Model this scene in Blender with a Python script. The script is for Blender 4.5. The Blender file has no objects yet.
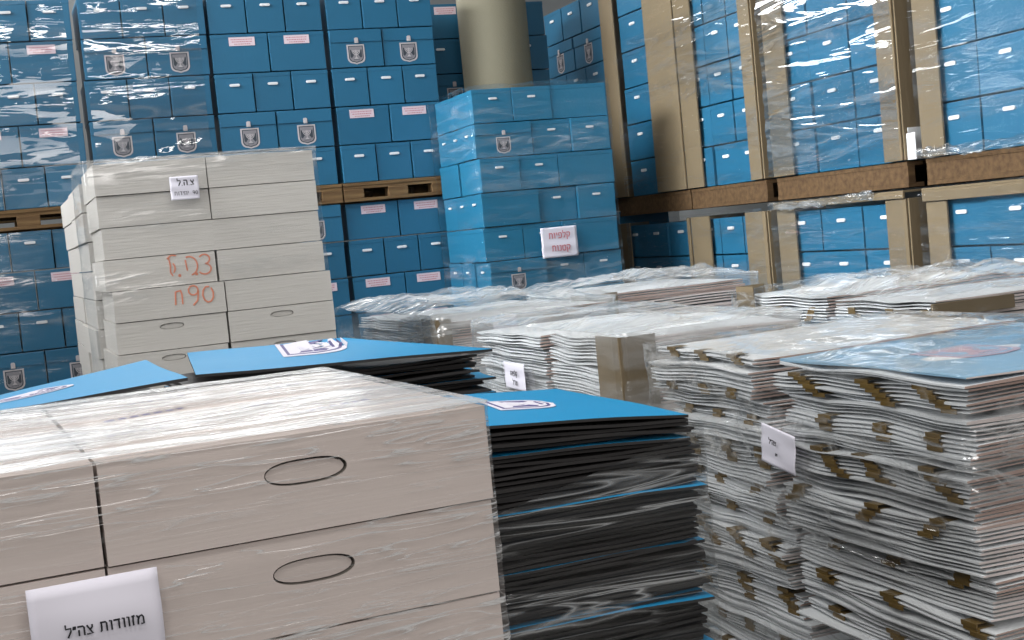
import bpy, bmesh, math, random
from mathutils import Vector, Matrix, noise
random.seed(7)
S = bpy.context.scene
COL = S.collection

# ---------------------------------------------------------------- camera
FPX, YAW, PIT, ROL = 1349.5, 0.36013, 0.06597, 0.09621
fw = Vector((math.sin(YAW)*math.cos(PIT), math.cos(YAW)*math.cos(PIT), -math.sin(PIT)))
r0 = Vector((math.cos(YAW), -math.sin(YAW), 0)); u0 = r0.cross(fw)
rt = r0*math.cos(ROL) - u0*math.sin(ROL); up = r0*math.sin(ROL) + u0*math.cos(ROL)
cam = bpy.data.objects.new('camera', bpy.data.cameras.new('camera')); COL.objects.link(cam)
M = Matrix((rt, up, -fw)).transposed().to_4x4(); M.translation = (0, 0, 1.6)
cam.matrix_world = M
cam.data.sensor_width = 36; cam.data.lens = FPX/1024*36; cam.data.clip_start = 0.05
S.camera = cam

# ---------------------------------------------------------------- world, lights, exposure
S.view_settings.view_transform = 'Standard'; S.view_settings.look = 'None'
S.view_settings.gamma = 1; S.view_settings.use_curve_mapping = False
S.view_settings.exposure = 0.0
W = bpy.data.worlds.new('warehouse_air'); S.world = W; W.use_nodes = True
bg = W.node_tree.nodes['Background']; bg.inputs[0].default_value = (0.80, 0.90, 1.0, 1); bg.inputs[1].default_value = 0.07

def area(name, loc, size, power, aim, col=(1, 1, 1)):
    l = bpy.data.lights.new(name, 'AREA'); l.shape = 'RECTANGLE'; l.size, l.size_y = size
    l.energy = power; l.color = col
    o = bpy.data.objects.new(name, l); COL.objects.link(o); o.location = loc
    o.rotation_euler = (Vector(aim)-Vector(loc)).to_track_quat('-Z', 'Y').to_euler()
    return o
for gx in (-3.2, -0.6, 2.0):                       # rows of skylights of the hall
    for gy, pw in ((-1.5, 50), (1.6, 66), (4.6, 20), (7.4, 13), (10.4, 34)):
        area('ceiling_skylight', (gx, gy, 5.4), (1.7, 1.0), pw, (gx, gy, 0), (1.0, 0.98, 0.95))
area('side_clerestory_daylight', (-2.6, 6.2, 4.9), (5.0, 1.6), 185, (4.4, 6.9, 1.9), (0.95, 0.98, 1.0)).data.spread = math.radians(66)
area('added_rear_glare_light', (1.2, 11.9, 4.6), (3.8, 1.5), 130, (1.2, 5.0, 1.5), (0.95, 0.98, 1.0))  # added light, no window behind it: gives the side film its glare
area('loading_door_daylight', (-4.6, 2.2, 2.6), (3.0, 2.6), 150, (3.0, 3.4, 1.0), (0.95, 0.98, 1.0))
area('rear_door_daylight', (0.3, -1.9, 2.7), (3.0, 1.8), 58, (0.8, 2.0, 1.1), (1.0, 0.95, 0.91))

# ---------------------------------------------------------------- materials
def mat(name, col, rough=.6, spec=.3, var=.08, nscale=9, bump=0.0, bscale=(60, 60, 60), coat=0.0):
    m = bpy.data.materials.new(name); m.use_nodes = True
    nt = m.node_tree; b = nt.nodes['Principled BSDF']
    b.inputs['Roughness'].default_value = rough; b.inputs['Specular IOR Level'].default_value = spec
    if coat: b.inputs['Coat Weight'].default_value = coat; b.inputs['Coat Roughness'].default_value = .18
    tc = nt.nodes.new('ShaderNodeTexCoord')
    if var:
        oi = nt.nodes.new('ShaderNodeObjectInfo')
        n = nt.nodes.new('ShaderNodeTexNoise'); n.inputs['Scale'].default_value = nscale; n.inputs['Detail'].default_value = 4
        nt.links.new(tc.outputs['Object'], n.inputs['Vector'])
        ad = nt.nodes.new('ShaderNodeMath'); ad.operation = 'ADD'
        nt.links.new(n.outputs['Fac'], ad.inputs[0]); nt.links.new(oi.outputs['Random'], ad.inputs[1])
        mr = nt.nodes.new('ShaderNodeMapRange'); mr.inputs[1].default_value = .3; mr.inputs[2].default_value = 1.7
        mr.inputs[3].default_value = 1-var; mr.inputs[4].default_value = 1+var
        nt.links.new(ad.outputs[0], mr.inputs[0])
        mx = nt.nodes.new('ShaderNodeVectorMath'); mx.operation = 'SCALE'; mx.inputs[0].default_value = col
        nt.links.new(mr.outputs[0], mx.inputs['Scale']); nt.links.new(mx.outputs[0], b.inputs['Base Color'])
    else:
        b.inputs['Base Color'].default_value = (*col, 1)
    if bump:
        mp = nt.nodes.new('ShaderNodeMapping'); mp.inputs['Scale'].default_value = bscale
        nt.links.new(tc.outputs['Object'], mp.inputs[0])
        n2 = nt.nodes.new('ShaderNodeTexNoise'); n2.inputs['Scale'].default_value = 1; n2.inputs['Detail'].default_value = 5
        nt.links.new(mp.outputs[0], n2.inputs['Vector'])
        bp = nt.nodes.new('ShaderNodeBump'); bp.inputs['Strength'].default_value = bump; bp.inputs['Distance'].default_value = .01
        nt.links.new(n2.outputs['Fac'], bp.inputs['Height']); nt.links.new(bp.outputs[0], b.inputs['Normal'])
    return m
def wood(name, a, c):
    m = mat(name, a, .75, .2, 0, bump=.3, bscale=(12, 90, 90))
    nt = m.node_tree; b = nt.nodes['Principled BSDF']; tc = nt.nodes.new('ShaderNodeTexCoord')
    mp = nt.nodes.new('ShaderNodeMapping'); mp.inputs['Scale'].default_value = (3, 30, 30); nt.links.new(tc.outputs['Object'], mp.inputs[0])
    n = nt.nodes.new('ShaderNodeTexNoise'); n.inputs['Scale'].default_value = 1.2; n.inputs['Detail'].default_value = 6
    nt.links.new(mp.outputs[0], n.inputs['Vector'])
    r = nt.nodes.new('ShaderNodeValToRGB'); r.color_ramp.elements[0].color = (*c, 1); r.color_ramp.elements[1].color = (*a, 1)
    r.color_ramp.elements[0].position = .3; r.color_ramp.elements[1].position = .7
    nt.links.new(n.outputs['Fac'], r.inputs[0]); nt.links.new(r.outputs[0], b.inputs['Base Color'])
    return m
def film_mat(name, streak, haze=.10, crease=.35, rough=.08, bump=.5, gain=.8, base=.0, dist=.02, sharp=.10, patch=.5, quiet=.35):
    """clear film: transparent where it lies flat, white and shiny along its creases; streak = creases per metre on x, y, z"""
    m = bpy.data.materials.new(name); m.use_nodes = True; nt = m.node_tree; nt.nodes.clear()
    N = nt.nodes.new; L = nt.links.new
    def math_(op, a, b=None, c=None, clamp=False):
        q = N('ShaderNodeMath'); q.operation = op; q.use_clamp = clamp
        for i, v in enumerate((a, b, c)):
            if v is None: continue
            if hasattr(v, 'links'): L(v, q.inputs[i])
            else: q.inputs[i].default_value = v
        return q.outputs[0]
    out = N('ShaderNodeOutputMaterial'); tc = N('ShaderNodeTexCoord')
    mp = N('ShaderNodeMapping'); mp.inputs['Scale'].default_value = streak; mp.inputs['Rotation'].default_value = (.05, .07, 0); L(tc.outputs['Object'], mp.inputs[0])
    n = N('ShaderNodeTexNoise'); n.inputs['Scale'].default_value = 1; n.inputs['Detail'].default_value = 2.5; n.inputs['Roughness'].default_value = .55
    n.inputs['Distortion'].default_value = .8
    L(mp.outputs[0], n.inputs['Vector'])
    ridge = math_('ABSOLUTE', math_('SUBTRACT', n.outputs['Fac'], .5))          # 0 on a crease
    line = N('ShaderNodeMapRange'); line.inputs[1].default_value = 0; line.inputs[2].default_value = sharp; line.inputs[3].default_value = 1; line.inputs[4].default_value = 0
    L(ridge, line.inputs[0]); line = math_('POWER', line.outputs[0], 2.0)
    pn = N('ShaderNodeTexNoise'); pn.inputs['Scale'].default_value = .35; pn.inputs['Detail'].default_value = 3; L(mp.outputs[0], pn.inputs['Vector'])
    pm = N('ShaderNodeMapRange'); pm.inputs[1].default_value = patch-.08; pm.inputs[2].default_value = patch+.16; L(pn.outputs['Fac'], pm.inputs[0])
    cr = math_('MULTIPLY', line, pm.outputs[0])
    bp = N('ShaderNodeBump'); bp.inputs['Strength'].default_value = bump; bp.inputs['Distance'].default_value = dist; L(n.outputs['Fac'], bp.inputs['Height'])
    gl = N('ShaderNodeBsdfGlossy'); gl.inputs['Roughness'].default_value = rough; gl.inputs['Color'].default_value = (1, 1, 1, 1); L(bp.outputs[0], gl.inputs['Normal'])
    fr = N('ShaderNodeFresnel'); fr.inputs['IOR'].default_value = 1.45
    gf = math_('ADD', math_('MULTIPLY_ADD', fr.outputs[0], gain, base), math_('MULTIPLY', cr, .25))
    gf = math_('MULTIPLY', math_('MINIMUM', gf, .45), math_('MULTIPLY_ADD', pm.outputs[0], 1-quiet, quiet))
    tr = N('ShaderNodeBsdfTransparent'); tr.inputs[0].default_value = (.985, .99, .99, 1)
    df = N('ShaderNodeBsdfDiffuse'); df.inputs[0].default_value = (.86, .88, .89, 1)
    tl = N('ShaderNodeBsdfTranslucent'); tl.inputs[0].default_value = (.86, .88, .89, 1)
    dm = N('ShaderNodeMixShader'); dm.inputs[0].default_value = .35; L(df.outputs[0], dm.inputs[1]); L(tl.outputs[0], dm.inputs[2])
    hz = math_('ADD', math_('MULTIPLY', cr, crease), math_('MULTIPLY', pm.outputs[0], haze), None, True)
    m1 = N('ShaderNodeMixShader'); L(hz, m1.inputs[0]); L(tr.outputs[0], m1.inputs[1]); L(dm.outputs[0], m1.inputs[2])
    m2 = N('ShaderNodeMixShader'); L(gf, m2.inputs[0]); L(m1.outputs[0], m2.inputs[1]); L(gl.outputs[0], m2.inputs[2])
    L(m2.outputs[0], out.inputs[0])
    return m
BLUE = mat('blue_cardboard', (.018, .124, .228), .42, .4, .10, 5, .12, (40, 40, 40), .15)
BLUE2 = mat('small_box_blue_cardboard', (.016, .155, .275), .42, .4, .08, 5, .12, (40, 40, 40), .15)
SCREEN = mat('sky_blue_plastic_sheet', (.005, .245, .50), .5, .25, .04, 6)
DARK = mat('dark_foam_core', (.030, .028, .028), .6, .3, .35, 18)
WHITEC = mat('white_carton_board', (.57, .50, .47), .6, .25, .03, 3, .05, (4, 4, 260))
WHITER = mat('pale_grey_carton_board', (.52, .495, .465), .6, .25, .04, 3, .2, (6, 6, 120))
PAPER = mat('white_paper', (.70, .68, .76), .7, .2, .03, 8)
FOLD = mat('white_folder_board', (.72, .735, .75), .6, .3, .16, 5)
FOLDEDGE = mat('folder_side_edge', (.76, .67, .645), .65, .3, .15, 9)
FOLDPINK = mat('folder_brown_pink_edge', (.52, .37, .32), .65, .3, .15, 9)
KRAFT = mat('brown_cardboard', (.185, .142, .088), .7, .2, .10, 6, .15, (60, 60, 8))
TAPE = mat('brown_parcel_tape', (.15, .095, .028), .3, .5, .2, 20)
HANDLE = mat('white_plastic_grip', (.75, .76, .78), .4, .4, 0)
STICK = mat('pink_white_sticker', (.68, .55, .60), .6, .3, .06, 20)
REDP = mat('faded_red_print', (.50, .17, .20), .6, .3, 0)
REDM = mat('red_marker', (.60, .22, .14), .6, .3, .15, 30)
BLACKP = mat('black_print', (.015, .015, .02), .5, .3, 0)
PURPLE = mat('dark_violet_print', (.07, .055, .20), .5, .3, 0)
SILVER = mat('light_emblem_print', (.50, .46, .47), .5, .3, 0)
EMDARK = mat('dark_emblem_print', (.045, .055, .07), .5, .3, 0)
EMGREY = mat('grey_emblem_print', (.24, .23, .25), .5, .3, 0)
SLOT = mat('shaded_slot_edge', (.20, .18, .16), .7, .2, .1, 20)  # shadow inside the handle slot, put into the colour of its edge
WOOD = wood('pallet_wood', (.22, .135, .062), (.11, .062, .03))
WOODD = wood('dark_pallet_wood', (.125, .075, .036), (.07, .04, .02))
CONC = mat('grey_concrete', (.12, .12, .115), .7, .3, .2, 2, .2, (20, 20, 20))
PLAST = mat('beige_column_paint', (.19, .175, .125), .7, .2, .06, 12, .2, (80, 80, 80))
WALLM = mat('grey_wall_paint', (.35, .36, .36), .8, .2, .08, 3)
FILM = film_mat('clear_stretch_film', (2.0, 2.0, 14), .03, .20, .10, .6, .6, .0, .02, .10, .53)
FILMW = film_mat('side_stack_film', (1.5, 1.5, 13), .02, .20, .07, .7, .40, .0, .03, .08, .56, .2)
FILMN = film_mat('near_side_film', (1.5, 1.5, 13), .02, .18, .08, .6, .28, .0, .02, .07, .58, .2)
FILMC = film_mat('glaring_side_film', (1.2, 1.2, 9), .02, .24, .05, .85, 6.0, .05, .028, .07, .41, .25)
FILMH = film_mat('creased_stretch_film', (1.6, 1.6, 13), .36, .50, .06, .8, 2.4, .02, .02, .12, .47)
FILMHT = film_mat('loose_cover_film', (2.2, 9, 5), .30, .50, .08, .8, 1.0, .02, .03, .12, .44)
FILMT = film_mat('tight_stretch_film', (4.5, 4.5, 80), .0, .95, .10, .5, .35, .0, .006, .034, .44)
FILMTT = film_mat('taut_cover_film', (3.0, 46, 10), .36, .6, .14, .6, .6, .02, .01, .12, .36)  # white haze paints in the overhead light reflected by the top
FILMG = film_mat('glossy_wrinkled_film', (.9, .9, 7), .02, .25, .04, .40, 6.0, .05, .022, .07, .50, .08)
FILMS = film_mat('stretched_streaky_film', (2.5, 2.5, 34), .02, .75, .05, .8, 3.0, .0, .014, .045, .47)
FILMR = film_mat('crumpled_corner_film', (6, 6, 22), .03, .42, .05, .9, 2.2, .0, .016, .08, .47)

# ---------------------------------------------------------------- helpers
def box(bm, x0, x1, y0, y1, z0, z1, mi=0, bev=0.0):
    vs = [bm.verts.new((x, y, z)) for z in (z0, z1) for y in (y0, y1) for x in (x0, x1)]
    fs = [bm.faces.new([vs[i] for i in q]) for q in ((0, 2, 3, 1), (4, 5, 7, 6), (0, 1, 5, 4), (2, 6, 7, 3), (0, 4, 6, 2), (1, 3, 7, 5))]
    for f in fs: f.material_index = mi
    if bev:
        es = list({e for f in fs for e in f.edges})
        bmesh.ops.bevel(bm, geom=es, offset=bev, segments=2, affect='EDGES', profile=.6)
    return fs
def mesh(name, bm, mats, smooth=False):
    me = bpy.data.meshes.new(name); bmesh.ops.recalc_face_normals(bm, faces=bm.faces); bm.to_mesh(me); bm.free()
    for m in (mats if isinstance(mats, (list, tuple)) else [mats]): me.materials.append(m)
    if smooth:
        for p in me.polygons: p.use_smooth = True
    return me
def link(name, data, parent=None, loc=None, rot=None):
    o = bpy.data.objects.new(name, data); COL.objects.link(o)
    if parent: o.parent = parent
    if loc is not None: o.location = loc
    if rot is not None: o.rotation_euler = rot
    return o
def tag(o, label, cat, group=None, kind=None):
    o['label'] = label; o['category'] = cat
    if group: o['group'] = group
    if kind: o['kind'] = kind
    return o
def copy_tree(o, parent=None):
    c = o.copy(); COL.objects.link(c); c.parent = parent
    for ch in list(o.children): copy_tree(ch, c)
    return c
def poly(bm, pts, y0, y1, mi=0):
    """a flat plate in the XZ plane between y0 (face) and y1"""
    a = [bm.verts.new((x, y0, z)) for x, z in pts]; b = [bm.verts.new((x, y1, z)) for x, z in pts]
    bm.faces.new(a).material_index = mi
    for i in range(len(a)):
        j = (i+1) % len(a); bm.faces.new((a[i], b[i], b[j], a[j])).material_index = mi
def ribbon(bm, pts, w, y0, y1, mi=0):
    """stroke of a pen or a printed line in the XZ plane"""
    n = len(pts); lft = []; rgt = []
    for i, (x, z) in enumerate(pts):
        ax, az = pts[max(i-1, 0)]; bx, bz = pts[min(i+1, n-1)]
        dx, dz = bx-ax, bz-az; l = math.hypot(dx, dz) or 1
        lft.append((x-dz/l*w/2, z+dx/l*w/2)); rgt.append((x+dz/l*w/2, z-dx/l*w/2))
    for i in range(n-1):
        poly(bm, [lft[i], lft[i+1], rgt[i+1], rgt[i]], y0, y1, mi)
arc = lambda cx, cz, rx, rz, a0, a1, n=9: [(cx+rx*math.cos(math.radians(a0+(a1-a0)*i/n)), cz+rz*math.sin(math.radians(a0+(a1-a0)*i/n))) for i in range(n+1)]
GL = {   # letters as pen strokes: advance width, strokes (x from the letter's left, z from the baseline, letter height 1)
 'מ': (.80, [[(.12, 0), (.16, .5), (.30, .82), (.55, .92), (.68, .7), (.70, .05), (.42, .05)], [(.02, .97), (.20, .68)]]),
 'ז': (.46, [[(.06, .93), (.40, .97)], [(.25, .95), (.20, .5), (.22, 0)]]),
 'ו': (.36, [[(.04, .95), (.26, .95), (.27, 0)]]),
 'ד': (.70, [[(.02, .93), (.66, .93)], [(.54, .93), (.54, 0)]]),
 'ת': (.80, [[(.02, .05), (.16, .08), (.18, .9)], [(.06, .94), (.58, .94), (.69, .8), (.69, 0)]]),
 'צ': (.70, [[(.04, .05), (.62, .05), (.08, .95)], [(.36, .48), (.60, .70), (.60, .96)]]),
 'ה': (.76, [[(.03, .94), (.56, .94), (.67, .8), (.67, 0)], [(.15, .62), (.15, 0)]]),
 'ל': (.66, [[(.10, 1.35), (.10, .92), (.60, .92), (.58, .6), (.26, 0)]]),
 'ק': (.76, [[(.03, .94), (.58, .94), (.68, .8), (.64, .5), (.40, .12)], [(.14, .62), (.14, -.35)]]),
 'פ': (.76, [[(.05, .05), (.55, .05), (.68, .2), (.68, .8), (.55, .94), (.16, .94), (.12, .55), (.34, .5)]]),
 'י': (.34, [[(.05, .95), (.24, .95), (.24, .5)]]),
 'ט': (.78, [[(.34, .72), (.42, .94), (.62, .94), (.70, .7), (.68, .15), (.55, .04), (.24, .04), (.13, .18), (.10, .95)]]),
 'נ': (.52, [[(.12, .95), (.40, .95), (.42, .05), (.04, .05)]]),
 'ח': (.78, [[(.04, .94), (.70, .94), (.70, 0)], [(.15, .94), (.15, 0)]]),
 '״': (.34, [[(.06, .70), (.12, 1.05)], [(.22, .70), (.28, 1.05)]]),
 '.': (.26, [[(.08, .04), (.18, .04)]]),
 ' ': (.42, []),
 '9': (.66, [arc(.31, .70, .23, .26, 0, 360, 14), [(.54, .70), (.50, .3), (.32, 0)]]),
 '0': (.68, [arc(.32, .48, .25, .47, 0, 360, 16)]),
}
def text_mesh(name, s, size, m, bold=0.0):
    """lettering laid left to right in the XY plane, centred; size is the em"""
    h = size*.62; gap = .10; wid = sum(GL[c][0]+gap for c in s)-gap; x = -wid/2*h; bm = bmesh.new(); k = 0
    for c in s:
        for st in GL[c][1]:
            k += 1; ribbon(bm, [(x+p*h, (q-.47)*h) for p, q in st], h*.15+bold*2, -.0005-.00001*k, .0001)
        x += (GL[c][0]+gap)*h
    bmesh.ops.rotate(bm, verts=bm.verts, cent=(0, 0, 0), matrix=Matrix.Rotation(-math.pi/2, 3, 'X'))
    return mesh(name, bm, m)
heb = lambda s: s[::-1]
ORD = ['first', 'second', 'third', 'fourth', 'fifth', 'sixth', 'seventh', 'eighth', 'ninth', 'tenth', 'eleventh', 'twelfth']

# ---------------------------------------------------------------- setting
def struct(name, bm, m):
    o = link(name, mesh(name, bm, m)); o['kind'] = 'structure'; return o
bm = bmesh.new(); box(bm, -6, 6.6, -6, 12.2, -.1, 0); struct('floor', bm, CONC)
bm = bmesh.new(); box(bm, -6, 6.6, 12, 12.2, 0, 5.6); struct('wall_back', bm, WALLM)
bm = bmesh.new(); box(bm, 6.4, 6.6, -6, 12, 0, 5.6); struct('wall_right', bm, WALLM)
bm = bmesh.new()
bmesh.ops.create_cone(bm, cap_ends=True, segments=64, radius1=.25, radius2=.25, depth=5.6, matrix=Matrix.Translation((3.54, 9.21, 2.8)))
col = struct('column', bm, PLAST)
for p in col.data.polygons: p.use_smooth = len(p.vertices) == 4
col['label'] = 'round beige concrete column between the blue stacks'

# ---------------------------------------------------------------- blue ballot boxes
def shield(w, h, n=8):
    r = w*.30; pts = [(-w/2, h/2), (-w/2, -h/2+r)]
    for i in range(1, n): a = math.pi/2*i/n; pts.append((-w/2+r-r*math.cos(a), -h/2+r*(1-math.sin(a))-0*r))
    pts += [(-w/2+r, -h/2), (0, -h/2-.06*h), (w/2-r, -h/2)]
    for i in range(n-1, 0, -1): a = math.pi/2*i/n; pts.append((w/2-r+r*math.cos(a), -h/2+r*(1-math.sin(a))))
    return pts + [(w/2, -h/2+r), (w/2, h/2)]
def emblem_mesh(name, w, h, mats):
    """shield, dark border, light field, branch at either side and the lampstand between"""
    bm = bmesh.new(); sh = shield(w, h)
    poly(bm, sh, -.0012, .0, 0)
    poly(bm, [(x*.84, z*.86) for x, z in sh], -.0016, -.001, 1)
    poly(bm, [(x*.74, z*.77) for x, z in sh], -.0020, -.001, 2)
    for s in (-1, 1):
        poly(bm, [(s*w*.33, h*.24), (s*w*.25, h*.20), (s*w*.08, 0), (s*w*.25, -h*.22), (s*w*.33, -h*.16)], -.0024, -.001, 1)
    for k in (1, 2, 3):                             # arms of the lampstand
        r = w*.075*k; pts = [(r*math.cos(a), h*.20 - r*1.15*math.sin(a)) for a in [math.pi*i/10 for i in range(11)]]
        ribbon(bm, pts, w*.035, -.0028, -.001, 0)
    ribbon(bm, [(0, h*.22), (0, -h*.2)], w*.04, -.0028, -.001, 0)
    poly(bm, [(-w*.12, -h*.26), (w*.12, -h*.26), (w*.03, -h*.17), (-w*.03, -h*.17)], -.0028, -.001, 0)
    for k in range(5): poly(bm, [(w*(-.16+.07*k), -h*.33), (w*(-.12+.07*k), -h*.33), (w*(-.12+.07*k), -h*.29), (w*(-.16+.07*k), -h*.29)], -.0028, -.001, 1)
    return mesh(name, bm, mats)
EMB = emblem_mesh('emblem', .122, .126, [SILVER, EMDARK, EMGREY])
bm = bmesh.new()
for _ in (0,):
    n = 10; w, h = .068, .017
    pts = [(w/2-h/2 + h/2*math.sin(math.pi*i/n), h/2*math.cos(math.pi*i/n)) for i in range(n+1)]
    pts += [(-w/2+h/2 - h/2*math.sin(math.pi*i/n), -h/2*math.cos(math.pi*i/n)) for i in range(n+1)]
    poly(bm, pts, -.006, 0); poly(bm, [(x*.8, z*.35-.001) for x, z in pts], -.0075, -.005)
GRIP = mesh('grip', bm, HANDLE)
bm = bmesh.new(); poly(bm, [(-.013, -.018), (.013, -.018), (.013, .014), (.006, .018), (-.006, .018), (-.013, .014)], -.006, 0)
poly(bm, [(-.005, -.012), (.005, -.012), (.005, 0), (-.005, 0)], -.0075, -.006); LATCH = mesh('latch', bm, SILVER)
bm = bmesh.new(); poly(bm, [(-.085, -.028), (.085, -.028), (.085, .028), (-.085, .028)], -.0012, 0, 0)
for z, a, b in ((.013, -.072, .07), (-.002, -.066, .07), (-.017, -.05, .055)):
    x = a
    while x < b-.006:
        l = random.uniform(.005, .014); poly(bm, [(x, z-.0025), (min(x+l, b), z-.0025), (min(x+l, b), z+.0025), (x, z+.0025)], -.0016, -.001, 1); x += l+.0035
LABEL = mesh('paper_label', bm, [STICK, REDP])
_body = {}
def body_mesh(w, d, h, m):
    k = (round(w, 3), round(d, 3), round(h, 3), m.name)
    if k not in _body:
        bm = bmesh.new(); box(bm, -w/2, w/2, 0, d, 0, h-.004, 0, .003)
        box(bm, -w/2-.0015, w/2+.0015, -.0015, d+.0015, h-.03, h-.0025, 0, .003)   # edge of the tuck-in top
        _body[k] = mesh('box_body', bm, m)
    return _body[k]
_lid = {}
def lid_mesh(w, h, m):
    k = (round(w, 3), m.name)
    if k not in _lid:
        bm = bmesh.new(); box(bm, -w/2+.003, w/2-.003, -.007, -.0005, h*.66, h-.006, 0, .002); _lid[k] = mesh('front_flap', bm, m)
    return _lid[k]
def ballot_box(face, w, d, h, m, loc, rz, label, group, sc=1.0):
    jit = random.uniform(-.006, .006)
    o = link('ballot_box', body_mesh(w, d, h, m), None, loc, (0, 0, rz + random.uniform(-.012, .012)))
    o.location += Matrix.Rotation(rz, 3, 'Z') @ Vector((0, jit, 0))
    tag(o, label, 'box', group)
    def child(nm, me, x, z, y=-.0015):
        c = link(nm, me, o, (x, y, z)); c.scale = (sc, 1, sc); return c
    if 'H' in face: child('handle', GRIP, random.uniform(-.006, .006), h*.70)
    if 'E' in face:
        link('front_flap', lid_mesh(w, h, m), o)
        child('latch', LATCH, 0, h*.70, -.007); child('emblem', EMB, random.uniform(-.008, .008), h*.345, -.001)
    if 'L' in face: child('paper_label', LABEL, random.uniform(-.02, .02), h*.80, -.002)
    if 'S' in face:                                  # grip on the short end too
        c = link('handle', GRIP, o, (-w/2-.0015, d/2, h*.70), (0, 0, -math.pi/2)); c.scale = (sc, 1, sc)
    return o
WHAT = {'H': 'blue box with white grip', 'E': 'blue box with emblem and flap', 'L': 'blue box with pink label', 'P': 'plain-sided blue box'}
def tier(x0, x1, y, z0, rows, hrow, faces, where, m=BLUE, dep=.45):
    """rows of boxes facing the camera side (-Y); faces from the bottom row up"""
    n = len(faces)
    for k, f in enumerate(faces):
        cnt = 3 if f == 'H' else 2; w = (x1-x0)/cnt; sh = random.uniform(-.008, .008)
        for i in range(cnt):
            pos = (['leftmost', 'middle', 'rightmost'] if cnt == 3 else ['left', 'right'])[i]
            ballot_box(f, w-.009, dep if f == 'H' else .3, hrow-.005, m, (x0+(i+.5)*w+sh, y, z0+k*hrow), 0,
                       '%s, %s one, %s' % (WHAT[f], pos, where(k, n)), 'blue boxes of the rear wall of stacks')
upw = lambda s: (lambda k, n: '%s row above pallet, %s' % (ORD[k], s))
dnw = lambda s: (lambda k, n: '%s row under pallet, %s' % (ORD[n-1-k], s))
YB = 8.95
PX = [(-.16, .615), (.655, 1.445), (1.465, 2.225), (2.255, 3.0)]
UP = ['HLHLH', 'HEHEH', 'HEHLH', 'HLHEH']
DN = ['HHEHLH', None, 'ELHLHE', 'LHLLHL']
NM = ['first rear stack', 'second rear stack', 'third rear stack', 'fourth rear stack']
DNF = ['LHHEHLH', 'HLHEHLH', 'HEHLHLHE'[1:], 'HLHEL'[0:2] + 'HLLHL']
DNF[2] = 'HEHLLHE'; DNF[3] = 'HEHLLHL'
for (x0, x1), u, dn, nm in zip(PX, UP, DNF, NM):
    tier(x0, x1, YB, 2.025, 5, .258, u, upw(nm))
    tier(x0, x1, YB+random.uniform(-.02, .02), .14, 7, .25, dn, dnw(nm))
tier(3.06, 4.10, 9.55, 2.025, 5, .258, 'LHEHL', upw('stack behind column'))
tier(3.06, 4.10, 9.55, .14, 7, .25, 'LHEHLHE', dnw('stack behind column'))

# ---------------------------------------------------------------- wooden pallets
def pallet(x0, x1, y0, y1, z0, z1, label, group=None, along='x'):
    o = link('wooden_pallet', None, None, ((x0+x1)/2, (y0+y1)/2, z0)); tag(o, label, 'pallet', group)
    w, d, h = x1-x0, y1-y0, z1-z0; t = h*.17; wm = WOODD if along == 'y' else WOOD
    for zz in (h-t, 0):
        bm = bmesh.new(); n = 6 if zz else 3
        for i in range(n):
            if along == 'x':
                c = -d/2 + .05 + (d-.1)*i/(n-1); box(bm, -w/2, w/2, c-.05, c+.05, zz, zz+t, 0, .002)
            else:
                c = -w/2 + .05 + (w-.1)*i/(n-1); box(bm, c-.05, c+.05, -d/2, d/2, zz, zz+t, 0, .002)
        link('deck_slats' if zz else 'bottom_slats', mesh('slats', bm, wm), o)
    bm = bmesh.new()
    for i in range(3):
        if along == 'x':
            c = -d/2+.05+(d-.1)*i/2; box(bm, -w/2, w/2, c-.045, c+.045, h-2*t, h-t, 0, .001)
        else:
            c = -w/2+.025+(w-.05)*i/2; box(bm, c-.022, c+.022, -d/2, d/2, t, h-t, 0, .002)
    link('stringer_slats', mesh('slats', bm, wm), o)
    bm = bmesh.new(); box(bm, -.07, .07, -.05, .05, t, h-2*t, 0, .003); bl = mesh('block', bm, WOOD)
    for i in range(3 if along == 'x' else 0):
        for j in range(3):
            link('block', bl, o, (-w/2+.07+(w-.14)*i/2, -d/2+.05+(d-.1)*j/2, 0))
    return o
for (x0, x1), nm in zip(PX, NM):
    pallet(x0-.01, x1+.01, YB-.02, YB+.9, 1.895, 2.022, 'wooden pallet carrying upper half of %s of blue boxes' % nm, 'pallets in the rear stacks')
pallet(3.03, 4.12, 9.53, 10.4, 1.895, 2.022, 'wooden pallet in blue stack behind the column')

# ---------------------------------------------------------------- caged stacks along the right side, facing -X
XW = 4.43
def wall_stack(ya, yb, z0, rows, hrow, faces, where, ncol=3):
    for k in range(rows):
        f = faces[k % len(faces)]; cnt = ncol if f == 'H' else 2; w = (yb-ya)/cnt
        for i in range(cnt):
            pos = (['far', 'middle', 'near'] if cnt == 3 else ['far', 'near'])[i]
            ballot_box(f, w-.014, .42, hrow-.007, BLUE, (XW, yb-(i+.5)*w, z0+k*hrow), -math.pi/2,
                       '%s, %s column, %s row up, %s' % (WHAT[f], pos, ORD[k], where), 'blue boxes of the side wall of stacks', 1.15)
SIDE = [('A', 8.125, 9.00), ('B', 7.16, 8.065), ('C', 5.80, 7.00), ('D', 4.42, 5.61)]
SN = {'A': 'farthest kraft-cornered stack', 'B': 'third kraft-cornered stack', 'C': 'second kraft-cornered stack', 'D': 'nearest kraft-cornered stack'}
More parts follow.
